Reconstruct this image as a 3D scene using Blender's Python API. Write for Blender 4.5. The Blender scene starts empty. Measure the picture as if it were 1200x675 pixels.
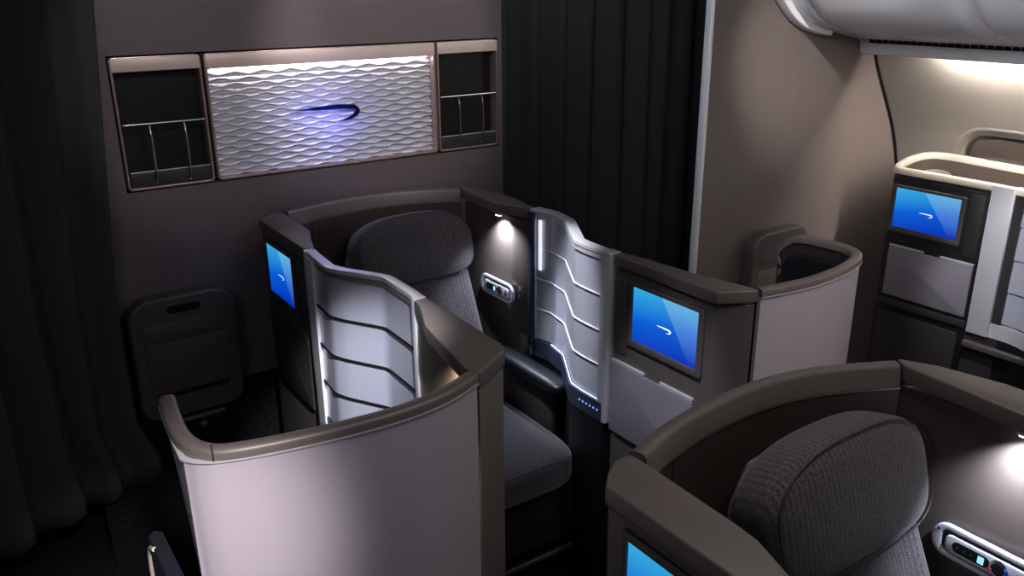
import bpy, bmesh, math, random
from mathutils import Vector, Matrix
random.seed(7)
SC = bpy.context.scene
COL = SC.collection
PI = math.pi

# ------------------------------------------------------------------ materials
def srgb(r, g, b):
    f = lambda c: (c/255/12.92) if c/255 <= .04045 else ((c/255+.055)/1.055)**2.4
    return (f(r), f(g), f(b), 1)

def new_mat(name):
    m = bpy.data.materials.new(name); m.use_nodes = True
    nt = m.node_tree; b = nt.nodes['Principled BSDF']
    return m, nt, b

def plain(name, col, rough=.5, metal=0, spec=.5, noise=0, nscale=400, bump=0, coat=0, trans=0, emis=None, es=0):
    m, nt, b = new_mat(name)
    b.inputs['Base Color'].default_value = col
    b.inputs['Roughness'].default_value = rough
    b.inputs['Metallic'].default_value = metal
    b.inputs['Specular IOR Level'].default_value = spec
    b.inputs['Coat Weight'].default_value = coat
    b.inputs['Transmission Weight'].default_value = trans
    if emis: b.inputs['Emission Color'].default_value = emis; b.inputs['Emission Strength'].default_value = es
    tc = nt.nodes.new('ShaderNodeTexCoord')
    n = nt.nodes.new('ShaderNodeTexNoise'); n.inputs['Scale'].default_value = nscale; n.inputs['Detail'].default_value = 3
    nt.links.new(tc.outputs['Object'], n.inputs['Vector'])
    if noise:
        mx = nt.nodes.new('ShaderNodeMix'); mx.data_type = 'RGBA'; mx.blend_type = 'MIX'
        mx.inputs['A'].default_value = tuple(c*(1-noise) for c in col[:3])+(1,)
        mx.inputs['B'].default_value = tuple(min(1, c*(1+noise)) for c in col[:3])+(1,)
        nt.links.new(n.outputs['Fac'], mx.inputs['Factor']); nt.links.new(mx.outputs['Result'], b.inputs['Base Color'])
    if bump:
        bp = nt.nodes.new('ShaderNodeBump'); bp.inputs['Strength'].default_value = bump; bp.inputs['Distance'].default_value = .001
        nt.links.new(n.outputs['Fac'], bp.inputs['Height']); nt.links.new(bp.outputs['Normal'], b.inputs['Normal'])
    return m

M = {}
M['trim'] = plain('warm_grey_trim', srgb(101, 92, 88), .44, .15, .5, .06, 500, .05)
M['cream'] = plain('cream_trim', srgb(186, 178, 166), .4, .1, .5, .04, 300, .05)
M['shell'] = plain('lilac_grey_paint', srgb(192, 181, 190), .42, .30, .5, .10, 900, .12)
M['liner'] = plain('brown_liner', srgb(84, 73, 68), .38, .25, .5, .06, 500, .05)
M['wood'] = plain('satin_bronze_liner', srgb(126, 112, 98), .34, .25, .5, .06, 300, .05)
M['dark'] = plain('charcoal_plastic', srgb(42, 39, 40), .42, 0, .5, .08, 500, .05)
M['panel'] = plain('dark_grey_plastic', srgb(76, 70, 68), .4, .1, .5, .06, 500, .04)
M['black'] = plain('black_plastic', srgb(16, 16, 20), .35, 0, .5, .1, 400, .03)
M['rubber'] = plain('black_seam', srgb(14, 13, 13), .8, 0, .2)
M['leather'] = plain('black_leather', srgb(10, 11, 18), .42, 0, .4, .1, 300, .2)
M['navy'] = plain('navy_fabric', srgb(20, 23, 34), .8, 0, .3, .2, 900, .3)
M['silver'] = plain('satin_silver', srgb(208, 207, 214), .3, .45, .5, .05, 300, .02)
M['chrome'] = plain('chrome', srgb(225, 225, 225), .12, 1)
M['copper'] = plain('champagne_metal', srgb(196, 172, 164), .3, .75, .5, .05, 200)
M['header'] = plain('champagne_header', srgb(228, 206, 196), .42, .35, .5, .04, 200)
M['post'] = plain('white_satin_post', srgb(236, 236, 242), .3, .2)
M['frost'] = plain('frosted_slat', srgb(196, 196, 214), .28, .45, .5, .04, 60, .03, trans=0)
M['frost_clear'] = plain('frosted_clear_slat', srgb(170, 172, 186), .42, .1, .5, .04, 60, .03, trans=.25)
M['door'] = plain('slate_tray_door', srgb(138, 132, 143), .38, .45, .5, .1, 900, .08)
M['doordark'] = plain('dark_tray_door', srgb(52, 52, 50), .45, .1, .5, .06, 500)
M['white_light'] = plain('lamp_lens', (1, 1, 1, 1), .5, 0, .5, emis=(1, .93, .85, 1), es=14)
M['cool_light'] = plain('cool_lamp_lens', (1, 1, 1, 1), .5, 0, .5, emis=(.85, .92, 1, 1), es=14)
M['strip'] = plain('light_strip', (1, 1, 1, 1), .5, 0, .5, emis=(1, .95, .93, 1), es=20)
M['cove'] = plain('cove_light', (1, 1, 1, 1), .5, 0, .5, emis=(1, .93, .84, 1), es=210)
M['sill_led'] = plain('sill_led', (1, 1, 1, 1), .5, emis=(.45, .68, 1, 1), es=1.8)
M['bar_reflection'] = plain('bar_reflection', (1, 1, 1, 1), .5, emis=(.9, .9, 1, 1), es=.85)  # faint glow that stands in for a reflection, not an LED
M['relief'] = plain('embossed_panel', srgb(212, 211, 217), .34, .4, .5)
M['emblem'] = plain('dark_blue_metal', srgb(40, 44, 110), .2, .9)
M['logo'] = plain('white_mark', (1, 1, 1, 1), .5, emis=(.85, .95, 1, 1), es=.9)
M['key'] = plain('blue_key_light', (.1, .3, 1, 1), .5, emis=(.25, .45, 1, 1), es=.8)
M['lcd'] = plain('handset_lcd', (.2, .5, .8, 1), .3, emis=(.3, .75, 1, 1), es=.9)
M['red'] = plain('red_key', srgb(210, 50, 40), .4)
M['blue'] = plain('blue_key', srgb(40, 110, 220), .4)
M['bin'] = plain('bin_grey_white', srgb(222, 221, 227), .4, .05, .5, .03, 200, .02)
M['side'] = plain('sidewall_ivory', srgb(156, 149, 142), .5, 0, .4, .04, 250, .05)
M['shade'] = plain('window_blind', srgb(150, 138, 130), .55, 0, .4, .04, 80)
M['ceil'] = plain('ceiling_panel', srgb(120, 118, 120), .6, 0, .3, .03, 20)
M['steel_blue'] = plain('blue_grey_post', srgb(60, 66, 86), .35, .5)

def wall_mat(name, col):
    m, nt, b = new_mat(name)
    tc = nt.nodes.new('ShaderNodeTexCoord')
    mp = nt.nodes.new('ShaderNodeMapping'); nt.links.new(tc.outputs['Object'], mp.inputs['Vector'])
    w = []
    for ax in ('X', 'Z'):
        t = nt.nodes.new('ShaderNodeTexWave'); t.bands_direction = ax; t.inputs['Scale'].default_value = 44
        nt.links.new(mp.outputs['Vector'], t.inputs['Vector']); w.append(t)
    mu = nt.nodes.new('ShaderNodeMath'); mu.operation = 'MULTIPLY'
    nt.links.new(w[0].outputs['Fac'], mu.inputs[0]); nt.links.new(w[1].outputs['Fac'], mu.inputs[1])
    mx = nt.nodes.new('ShaderNodeMix'); mx.data_type = 'RGBA'
    mx.inputs['A'].default_value = tuple(c*1.15 for c in col[:3])+(1,)
    mx.inputs['B'].default_value = tuple(c*.50 for c in col[:3])+(1,)
    nt.links.new(mu.outputs[0], mx.inputs['Factor']); nt.links.new(mx.outputs['Result'], b.inputs['Base Color'])
    bp = nt.nodes.new('ShaderNodeBump'); bp.inputs['Strength'].default_value = .35; bp.inputs['Distance'].default_value = .0015
    nt.links.new(mu.outputs[0], bp.inputs['Height']); nt.links.new(bp.outputs['Normal'], b.inputs['Normal'])
    b.inputs['Roughness'].default_value = .5; b.inputs['Specular IOR Level'].default_value = .4
    return m
M['wall'] = wall_mat('dotted_mauve_wall', srgb(104, 93, 95))
M['wall2'] = wall_mat('dotted_taupe_wall', srgb(106, 96, 92))

def fabric(name, c1, c2, axis='X'):
    m, nt, b = new_mat(name)
    tc = nt.nodes.new('ShaderNodeTexCoord')
    t = nt.nodes.new('ShaderNodeTexWave'); t.bands_direction = axis; t.inputs['Scale'].default_value = 27
    t.inputs['Distortion'].default_value = .25; t.inputs['Detail'].default_value = 2; t.inputs['Detail Scale'].default_value = 9
    nt.links.new(tc.outputs['Object'], t.inputs['Vector'])
    n = nt.nodes.new('ShaderNodeTexNoise'); n.inputs['Scale'].default_value = 230; n.inputs['Detail'].default_value = 4; n.inputs['Roughness'].default_value = .8
    nt.links.new(tc.outputs['Object'], n.inputs['Vector'])
    ad = nt.nodes.new('ShaderNodeMix'); ad.data_type = 'FLOAT'; ad.inputs[0].default_value = .90
    nt.links.new(t.outputs['Fac'], ad.inputs[2]); nt.links.new(n.outputs['Fac'], ad.inputs[3])
    cr = nt.nodes.new('ShaderNodeValToRGB'); cr.color_ramp.elements[0].position = .34; cr.color_ramp.elements[1].position = .66
    cr.color_ramp.elements[0].color = c1; cr.color_ramp.elements[1].color = c2
    nt.links.new(ad.outputs[0], cr.inputs['Fac']); nt.links.new(cr.outputs['Color'], b.inputs['Base Color'])
    bp = nt.nodes.new('ShaderNodeBump'); bp.inputs['Strength'].default_value = .16; bp.inputs['Distance'].default_value = .0012
    nt.links.new(ad.outputs[0], bp.inputs['Height']); nt.links.new(bp.outputs['Normal'], b.inputs['Normal'])
    b.inputs['Roughness'].default_value = .85; b.inputs['Specular IOR Level'].default_value = .25
    b.inputs['Sheen Weight'].default_value = .25
    return m
M['fabric'] = fabric('charcoal_ribbed_fabric', srgb(30, 27, 31), srgb(104, 96, 99))
M['fabric_cross'] = fabric('charcoal_cross_ribbed_fabric', srgb(26, 24, 29), srgb(88, 84, 92), 'Y')
M['curtain'] = plain('dark_green_curtain', srgb(56, 57, 58), .85, 0, .2, .15, 700, .3)

def carpet():
    m, nt, b = new_mat('dark_carpet')
    tc = nt.nodes.new('ShaderNodeTexCoord'); n = nt.nodes.new('ShaderNodeTexVoronoi'); n.inputs['Scale'].default_value = 120
    nt.links.new(tc.outputs['Object'], n.inputs['Vector'])
    cr = nt.nodes.new('ShaderNodeValToRGB'); cr.color_ramp.elements[0].color = srgb(34, 33, 36); cr.color_ramp.elements[1].color = srgb(10, 10, 12)
    nt.links.new(n.outputs['Distance'], cr.inputs['Fac']); nt.links.new(cr.outputs['Color'], b.inputs['Base Color'])
    b.inputs['Roughness'].default_value = .95; b.inputs['Specular IOR Level'].default_value = .1
    return m
M['carpet'] = carpet()

def screen_mat():
    m, nt, b = new_mat('blue_screen_picture')
    uv = nt.nodes.new('ShaderNodeUVMap'); uv.uv_map = 'UVMap'
    sp = nt.nodes.new('ShaderNodeSeparateXYZ'); nt.links.new(uv.outputs['UV'], sp.inputs[0])
    def math_(op, a, b_, c=None):
        n = nt.nodes.new('ShaderNodeMath'); n.operation = op
        for i, v in enumerate((a, b_)):
            if isinstance(v, (int, float)): n.inputs[i].default_value = v
            else: nt.links.new(v, n.inputs[i])
        return n.outputs[0]
    g = math_('ADD', math_('MULTIPLY', sp.outputs['Y'], .8), math_('MULTIPLY', math_('SUBTRACT', 1, sp.outputs['X']), .2))
    cr = nt.nodes.new('ShaderNodeValToRGB'); e = cr.color_ramp.elements
    e[0].position = 0; e[0].color = (.0, .02, .48, 1); e[1].position = 1; e[1].color = (.04, .46, .80, 1)
    k = e.new(.5); k.color = (.0, .12, .74, 1)
    nt.links.new(g, cr.inputs['Fac'])
    # pale diagonal wedge of the picture, upper right
    d = math_('GREATER_THAN', math_('ADD', math_('MULTIPLY', sp.outputs['X'], 1.2), math_('MULTIPLY', sp.outputs['Y'], .55)), 1.08)
    d = math_('MULTIPLY', d, math_('MULTIPLY', sp.outputs['Y'], .35))
    mx = nt.nodes.new('ShaderNodeMix'); mx.data_type = 'RGBA'
    nt.links.new(d, mx.inputs['Factor']); nt.links.new(cr.outputs['Color'], mx.inputs['A']); mx.inputs['B'].default_value = (.35, .75, .9, 1)
    b.inputs['Base Color'].default_value = (.01, .01, .02, 1); b.inputs['Roughness'].default_value = .15
    nt.links.new(mx.outputs['Result'], b.inputs['Emission Color']); b.inputs['Emission Strength'].default_value = .9
    return m
M['screen'] = screen_mat()

# ------------------------------------------------------------------ helpers
def link_mesh(name, bm, mat, parent=None, bev=0, seg=3, smooth=40, loc=None):
    bmesh.ops.remove_doubles(bm, verts=bm.verts, dist=1e-6)
    bmesh.ops.recalc_face_normals(bm, faces=bm.faces)
    if bev:
        ed = [e for e in bm.edges if len(e.link_faces) == 2 and e.calc_face_angle(0) > math.radians(28)]
        bmesh.ops.bevel(bm, geom=ed, offset=bev, segments=seg, profile=.5, affect='EDGES', clamp_overlap=True)
    me = bpy.data.meshes.new(name); bm.to_mesh(me); bm.free()
    for p in me.polygons: p.use_smooth = True
    me.set_sharp_from_angle(angle=math.radians(smooth))
    me.materials.append(mat)
    o = bpy.data.objects.new(name, me); COL.objects.link(o)
    if parent is not None: o.parent = parent
    return o

def thing(name, label, cat, loc=(0, 0, 0), group=None):
    o = bpy.data.objects.new(name, None); COL.objects.link(o); o.location = loc
    o.empty_display_size = .05
    o['label'] = label; o['category'] = cat
    if group: o['group'] = group
    return o
def tag(o, label, cat, group=None, kind=None):
    o['label'] = label; o['category'] = cat
    if group: o['group'] = group
    if kind: o['kind'] = kind
    return o
def struct(o): o['kind'] = 'structure'; return o
class Rel:
    """build in world coordinates, parented to a thing placed at its base"""
    def __init__(s, t): s.t = t; s.off = Vector(t.location)
    def __call__(s, name, bm, mat, parent=None, **k):
        bmesh.ops.translate(bm, verts=bm.verts, vec=-s.off)
        return link_mesh(name, bm, mat, parent if parent is not None else s.t, **k)

def box(bm, x0, x1, y0, y1, z0, z1):
    v = [bm.verts.new((x, y, z)) for x in (x0, x1) for y in (y0, y1) for z in (z0, z1)]
    for f in ((0,1,3,2), (4,6,7,5), (0,4,5,1), (2,3,7,6), (0,2,6,4), (1,5,7,3)): bm.faces.new([v[i] for i in f])
    return v
def boxm(*a): bm = bmesh.new(); box(bm, *a); return bm
def prism(poly, z0, z1, bm=None):
    bm = bm or bmesh.new()
    b = [bm.verts.new((x, y, z0)) for x, y in poly]; t = [bm.verts.new((x, y, z1)) for x, y in poly]
    n = len(poly); bm.faces.new(b); bm.faces.new(t)
    for i in range(n): bm.faces.new((b[i], b[(i+1) % n], t[(i+1) % n], t[i]))
    return bm
def slab(pts, O, U, V, N, d, bm=None):
    """polygon pts in (u,v) on plane O,U,V extruded d along N"""
    bm = bm or bmesh.new(); O, U, V, N = map(Vector, (O, U, V, N))
    a = [bm.verts.new(O+U*u+V*v) for u, v in pts]; c = [bm.verts.new(O+U*u+V*v+N*d) for u, v in pts]
    n = len(pts); bm.faces.new(a); bm.faces.new(c)
    for i in range(n): bm.faces.new((a[i], a[(i+1) % n], c[(i+1) % n], c[i]))
    return bm
def rrect(u0, u1, v0, v1, r, seg=6):
    rs = r if isinstance(r, (list, tuple)) else (r,)*4   # order: (u1,v1) (u0,v1) (u0,v0) (u1,v0)
    P = []
    for (cu, cv, su, sv, a0, rr) in ((u1, v1, -1, -1, 0, rs[0]), (u0, v1, 1, -1, 90, rs[1]), (u0, v0, 1, 1, 180, rs[2]), (u1, v0, -1, 1, 270, rs[3])):
        if rr <= 0: P.append((cu, cv)); continue
        for k in range(seg+1):
            a = math.radians(a0+90*k/seg); P.append((cu+su*rr+rr*math.cos(a), cv+sv*rr+rr*math.sin(a)))
    return P
def ring(outer, inner, O, U, V, N, d):
    bm = bmesh.new(); O, U, V, N = map(Vector, (O, U, V, N)); n = len(outer)
    q = lambda p, k: bm.verts.new(O+U*p[0]+V*p[1]+N*k)
    a = [q(p, 0) for p in outer]; b = [q(p, 0) for p in inner]; c = [q(p, d) for p in outer]; e = [q(p, d) for p in inner]
    for i in range(n):
        j = (i+1) % n
        bm.faces.new((a[i], a[j], c[j], c[i])); bm.faces.new((b[j], b[i], e[i], e[j]))
        bm.faces.new((a[j], a[i], b[i], b[j])); bm.faces.new((c[i], c[j], e[j], e[i]))
    return bm
def smooth_path(pts, n=6, closed=False):
    P = [Vector(p) for p in pts]; out = []; m = len(P)
    for i in range(m if closed else m-1):
        p0 = P[i-1] if (i or closed) else P[0]*2-P[1]; p1 = P[i]; p2 = P[(i+1) % m]
        p3 = P[(i+2) % m] if (closed or i+2 < m) else P[-1]*2-P[-2]
        for k in range(n):
            t = k/n
            out.append(.5*((2*p1)+(p2-p0)*t+(2*p0-5*p1+4*p2-p3)*t*t+(3*p1-p0-3*p2+p3)*t**3))
    if not closed: out.append(P[-1])
    return out
def sweep(path, prof, side=1, fn=None, closed=False):
    """path: plan points (x,y[,z]); prof: closed polygon of (n,z); n goes to the left of travel * side"""
    bm = bmesh.new(); m = len(path); rings = []
    for i, p in enumerate(path):
        a = path[(i-1) % m] if (i or closed) else path[0]; b = path[(i+1) % m] if (closed or i+1 < m) else path[-1]
        t = Vector((b[0]-a[0], b[1]-a[1])).normalized(); nv = Vector((-t.y, t.x))*side
        s = i/(m-1)
        zb = p[2] if len(p) > 2 else 0
        row = []
        for (n, z) in prof:
            v = Vector((p[0]+nv.x*n, p[1]+nv.y*n, z+zb))
            if fn: v = fn(v, s)
            row.append(bm.verts.new(v))
        rings.append(row)
    k = len(prof)
    for i in range(m if closed else m-1):
        A, B = rings[i], rings[(i+1) % m]
        for j in range(k): bm.faces.new((A[j], A[(j+1) % k], B[(j+1) % k], B[j]))
    if not closed: bm.faces.new(rings[0]); bm.faces.new(rings[-1])
    return bm
def tube(pts, r, bm=None, seg=10, closed=False):
    bm = bm or bmesh.new(); P = [Vector(p) for p in pts]; R = []; up = None
    m = len(P)
    for i, p in enumerate(P):
        a = P[(i-1) % m] if (i or closed) else P[0]; b = P[(i+1) % m] if (closed or i+1 < m) else P[-1]
        t = (b-a).normalized()
        if up is None: up = Vector((0, 0, 1)) if abs(t.z) < .9 else Vector((1, 0, 0))
        x = t.cross(up).normalized(); up = x.cross(t).normalized()
        rr = r[i] if isinstance(r, (list, tuple)) else r
        R.append([bm.verts.new(p+(x*math.cos(2*PI*k/seg)+up*math.sin(2*PI*k/seg))*rr) for k in range(seg)])
    for i in range(m if closed else m-1):
        A, B = R[i], R[(i+1) % m]
        for j in range(seg): bm.faces.new((A[j], A[(j+1) % seg], B[(j+1) % seg], B[j]))
    if not closed: bm.faces.new(R[0]); bm.faces.new(R[-1])
    return bm
def pillow(cx, cy, cz, sx, sy, sz, e1=.45, e2=.45, nu=48, nv=28, fn=None, e3=None):
    """superellipsoid; e1 roundness of the side silhouette, e2 of the x-z outline"""
    bm = bmesh.new(); f = lambda c, e: math.copysign(abs(c)**e, c)
    rows = []
    for i in range(nv+1):
        ph = -PI/2+PI*i/nv; row = []
        for j in range(nu):
            th = 2*PI*j/nu
            eb = e2 if math.sin(th) > 0 or e3 is None else e3
            x = f(math.cos(ph), e1)*f(math.cos(th), eb); z = f(math.cos(ph), e1)*f(math.sin(th), eb); y = f(math.sin(ph), e1)
            v = Vector((x, y, z))
            if fn: v = fn(v)
            row.append(bm.verts.new((cx+v.x*sx, cy+v.y*sy, cz+v.z*sz)))
        rows.append(row)
    for i in range(nv):
        for j in range(nu): bm.faces.new((rows[i][j], rows[i][(j+1) % nu], rows[i+1][(j+1) % nu], rows[i+1][j]))
    return bm
def disc_lathe(prof, O, A, seg=20):
    """lathe profile (r,h) about axis A at O"""
    O = Vector(O); A = Vector(A).normalized(); X = A.orthogonal().normalized(); Y = A.cross(X); bm = bmesh.new(); R = []
    for r, h in prof: R.append([bm.verts.new(O+A*h+(X*math.cos(2*PI*k/seg)+Y*math.sin(2*PI*k/seg))*max(r, 1e-4)) for k in range(seg)])
    for A_, B_ in zip(R, R[1:]):
        for j in range(seg): bm.faces.new((A_[j], A_[(j+1) % seg], B_[(j+1) % seg], B_[j]))
    bm.faces.new(R[0]); bm.faces.new(R[-1])
    return bm
def copy_tree(o, parent=None):
    c = o.copy(); COL.objects.link(c)
    if parent is not None: c.parent = parent
    for ch in list(o.children): copy_tree(ch, c)
    return c
EMB = [(0, .003), (.35, .030), (.72, .036), (.92, .018), (.98, -.035), (1.0, -.09), (.97, -.135), (.86, -.19), (.66, -.215),
       (.80, -.165), (.90, -.115), (.93, -.075), (.905, -.045), (.70, -.030), (.35, -.022), (0, -.006)]
def emblem(O, U, V, N, w, d, curved=0):
    return slab([(u*w-w/2, v*w) for u, v in EMB], O, U, V, N, d)

# ------------------------------------------------------------------ room
struct(link_mesh('floor', boxm(-2.5, 4.2, -2.5, 4.2, -.06, 0), M['carpet']))
YW = 2.847     # centre bulkhead
YR = 2.20     # outboard bulkhead
HO = (.4785, 1.8875, 1.3125, 1.7325)      # opening for the panel and racks
bm = bmesh.new()
ox = [.25, HO[0], HO[1], 1.905]; oz = [0, HO[2], HO[3], 2.3]
gv = {(i, j, k): bm.verts.new((ox[i], YW+.06*k, oz[j])) for i in range(4) for j in range(4) for k in (0, 1)}
for i in range(3):
    for j in range(3):
        if (i, j) != (1, 1):
            bm.faces.new((gv[i, j, 0], gv[i+1, j, 0], gv[i+1, j+1, 0], gv[i, j+1, 0]))
        bm.faces.new((gv[i, j, 1], gv[i, j+1, 1], gv[i+1, j+1, 1], gv[i+1, j, 1]))
for i in range(3):
    for j in (0, 3): bm.faces.new((gv[i, j, 0], gv[i, j, 1], gv[i+1, j, 1], gv[i+1, j, 0])); bm.faces.new((gv[j, i, 0], gv[j, i, 1], gv[j, i+1, 1], gv[j, i+1, 0]))
for (a, b) in (((1, 1), (2, 1)), ((2, 1), (2, 2)), ((2, 2), (1, 2)), ((1, 2), (1, 1))):
    bm.faces.new((gv[a[0], a[1], 0], gv[b[0], b[1], 0], gv[b[0], b[1], 1], gv[a[0], a[1], 1]))
struct(link_mesh('wall_back', bm, M['wall']))
# side wall, curved section
SW = [(3.86, 0), (3.84, .5), (3.78, .8), (3.665, 1.117), (3.60, 1.28), (3.51, 1.43), (3.43, 1.55), (3.385, 1.63), (3.375, 1.70)]
sp = smooth_path([(x, z) for x, z in SW], 6)
bm = bmesh.new()
ygr = [YR-.002-(YR-.002+1.5)*k/60 for k in range(61)]
G0 = [[bm.verts.new((p[0], y, p[1])) for p in sp] for y in ygr]
G1 = [[bm.verts.new((p[0]+.08, y, p[1])) for p in sp] for y in ygr]
for G in (G0, G1):
    for A, B in zip(G, G[1:]):
        for i in range(len(sp)-1): bm.faces.new((A[i], A[i+1], B[i+1], B[i]))
for k in (0, -1):
    for i in range(len(sp)-1): bm.faces.new((G0[k][i], G0[k][i+1], G1[k][i+1], G1[k][i]))
for i in (0, -1):
    for k in range(60): bm.faces.new((G0[k][i], G0[k+1][i], G1[k+1][i], G1[k][i]))
side_wall = struct(link_mesh('wall_side', bm, M['side']))
# outboard bulkhead follows the side wall
poly = [(2.375, 0)]+[(p[0], p[1]) for p in sp]+[(3.375, 2.3), (2.375, 2.3)]
struct(link_mesh('wall_right', slab(poly, (0, YR, 0), (1, 0, 0), (0, 0, 1), (0, 1, 0), .018), M['wall2']))
# black gasket between outboard bulkhead and side wall
g = [(p[0]-.006, YR-.008, p[1]) for p in sp]
struct(link_mesh('trim_2', tube(g, .0052), M['rubber']))
struct(link_mesh('trim_1', boxm(2.356, 2.3745, YR-.012, YR+.019, 0, 2.28), M['post'], bev=.005))
bm = boxm(-2.5, 4.2, -2.5, 4.2, 2.32, 2.36)
struct(link_mesh('ceiling', bm, M['ceil']))

# window in the side wall
def on_wall(z):
    for a, b in zip(sp, sp[1:]):
        if a[1] <= z <= b[1]: return a[0]+(b[0]-a[0])*(z-a[1])/(b[1]-a[1])
    return sp[-1][0]
def wallpt(y, z, d=0): return Vector((on_wall(z)-d, y, z-d*.35))
wo = rrect(1.47, 1.93, .80, 1.365, .17, 12); wi = rrect(1.49, 1.91, .82, 1.345, .155, 12); wi2 = rrect(1.52, 1.88, .85, 1.315, .13, 12)
# cut the recess into the wall
bm = bmesh.new()
A = [bm.verts.new(wallpt(y, z, .05)) for y, z in wi]; B = [bm.verts.new(wallpt(y, z, -.045)) for y, z in wi2]
bm.faces.new(A); bm.faces.new(B)
for i in range(len(A)): bm.faces.new((A[i], A[(i+1) % len(A)], B[(i+1) % len(A)], B[i]))
bmesh.ops.triangulate(bm, faces=[f for f in bm.faces if len(f.verts) > 4])
cut = link_mesh('recess_cut', bm, M['side'])
md = side_wall.modifiers.new('b', 'BOOLEAN'); md.operation = 'DIFFERENCE'; md.solver = 'EXACT'; md.object = cut
dg = bpy.context.evaluated_depsgraph_get(); me2 = bpy.data.meshes.new_from_object(side_wall.evaluated_get(dg))
side_wall.modifiers.clear(); side_wall.data = me2; bpy.data.objects.remove(cut)
bm = bmesh.new()
A = [bm.verts.new(wallpt(y, z, .001)) for y, z in wo]; B = [bm.verts.new(wallpt(y, z, .004)) for y, z in rrect(1.48, 1.92, .81, 1.355, .162, 12)]; C = [bm.verts.new(wallpt(y, z, .001)) for y, z in wi]
for P_, Q_ in ((A, B), (B, C)):
    for i in range(len(A)): bm.faces.new((P_[i], P_[(i+1) % len(A)], Q_[(i+1) % len(A)], Q_[i]))
w = struct(link_mesh('window_1', bm, M['side']))
bm = bmesh.new(); bm.faces.new([bm.verts.new(wallpt(y, z, -.030)) for y, z in rrect(1.53, 1.87, .86, 1.30, .125, 12)])
bmesh.ops.triangulate(bm, faces=bm.faces)
r = bmesh.ops.extrude_face_region(bm, geom=bm.faces[:])
bmesh.ops.translate(bm, verts=[v for v in r['geom'] if isinstance(v, bmesh.types.BMVert)], vec=(.003, 0, 0))
link_mesh('window_blind', bm, M['shade'], w)
struct(link_mesh('lower_shade_back', boxm(.245, 1.90, YW-.012, YW-.001, 0, .60), M['carpet'], bev=.003))  # dark sheet added to paint the shade on the lower bulkhead

# ------------------------------------------------------------------ curtains
def curtain(name, path, z0, z1, pitch, amp, label, seed, hem=0, cat='curtain', tilt=0):
    rnd = random.Random(seed)
    P = smooth_path(path, 60); L = [0]
    for a, b in zip(P, P[1:]): L.append(L[-1]+(b-a).length)
    ph = [rnd.uniform(-.9, .9) for _ in range(60)]; am = [rnd.uniform(.65, 1.25) for _ in range(60)]
    nz = 26; bm = bmesh.new(); G = []
    for i, p in enumerate(P):
        a = P[max(0, i-1)]; b = P[min(len(P)-1, i+1)]; t = (b-a).normalized(); n = Vector((-t.y, t.x)); u = L[i]/pitch; col = []
        for k in range(nz+1):
            s = k/nz; z = z0+(z1-z0)*s
            c = int(u); f = u-c; A_ = am[c]*(1-f)+am[c+1]*f; H_ = ph[c]*(1-f)+ph[c+1]*f
            ang = 2*PI*u+H_+.35*math.sin(3*s+H_*3)
            wv = math.sin(ang)+.28*math.sin(2*ang+1.1)
            o = n*(wv*amp*A_*(1.0-.35*s)); o += t*(.35*amp*math.cos(ang))
            zz = z+(hem*math.sin(ang+.8) if k == 0 else 0)
            dx = 0
            if tilt:
                sm = lambda q: (lambda c: c*c*(3-2*c))(max(0, min(1, q)))
                dx = (.085*max(0, z-1.0)+.055*sm((.56-z)/.16))*max(0, 1-u/3.5)
            col.append(bm.verts.new((p.x+o.x+dx, p.y+o.y, zz)))
        G.append(col)
    for i in range(len(P)-1):
        for k in range(nz): bm.faces.new((G[i][k], G[i+1][k], G[i+1][k+1], G[i][k+1]))
    o = link_mesh(name, bm, M['curtain'], smooth=180)
    so = o.modifiers.new('s', 'SOLIDIFY'); so.thickness = .003
    return tag(o, label, cat)
curtain('curtain', [(1.86, 2.955), (2.3, 2.955), (2.7, 2.955), (3.35, 2.955)], .02, 2.28, .150, .034, 'dark pleated curtain hanging behind the pods, between the two bulkhead walls', 3)
curtain('curtain', [(.392, 2.80), (.20, 2.735), (0, 2.62), (-.3, 2.42), (-.9, 2.0), (-1.5, 1.7)], .33, 2.28, .135, .03, 'dark green pleated curtain at the far left edge, beside the lit wall panel', 11, hem=.012, tilt=.006)

# ------------------------------------------------------------------ wall feature panel
yf = 2.851
t = thing('feature_panel', 'long champagne-framed wall panel with wavy embossed surface and ribbon emblem', 'wall panel', (1.183, YW, 1.322)); R = Rel(t)
X, Z, Nm = (1, 0, 0), (0, 0, 1), (0, -1, 0)
fo = rrect(.764, 1.604, 1.318, 1.727, .014); fi = rrect(.772, 1.596, 1.326, 1.719, .009)
R('frame', ring(fo, fi, (0, yf+.044, 0), X, Z, Nm, .054), M['copper'], bev=.0015, seg=2)
bm = boxm(.767, 1.601, yf-.013, yf+.044, 1.678, 1.7245)
R('header', bm, M['header'], bev=.003)
R('light_strip', boxm(.79, 1.578, yf+.006, yf+.014, 1.6755, 1.6785), M['strip'])
# relief grid
nx, nz = 300, 300; bm = bmesh.new(); G = []
p = .0185; lam = .096
for k in range(nz+1):
    z = 1.327+(1.677-1.327)*k/nz; row = []
    for i in range(nx+1):
        x = .773+(1.595-.773)*i/nx
        c = (1.677-z)/p; w_ = .25*math.cos(2*PI*x/lam)
        # find the strip between wavy curves k -> position k+(-1)^k * w
        kk = math.floor(c); best = None
        for q in (kk-1, kk, kk+1):
            lo = q+(w_ if q % 2 == 0 else -w_); hi = q+1+(w_ if (q+1) % 2 == 0 else -w_)
            if lo <= c < hi: best = (c-lo)/max(.05, hi-lo), hi-lo
        s, wd = best if best else (.5, .3)
        h = .014-.0105*min(1.5, wd**.6)*(.5-.5*math.cos(2*PI*s**.50))**1.1
        row.append(bm.verts.new((x, yf+.030-h, z)))
    G.append(row)
for k in range(nz):
    for i in range(nx): bm.faces.new((G[k][i], G[k][i+1], G[k+1][i+1], G[k+1][i]))
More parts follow.
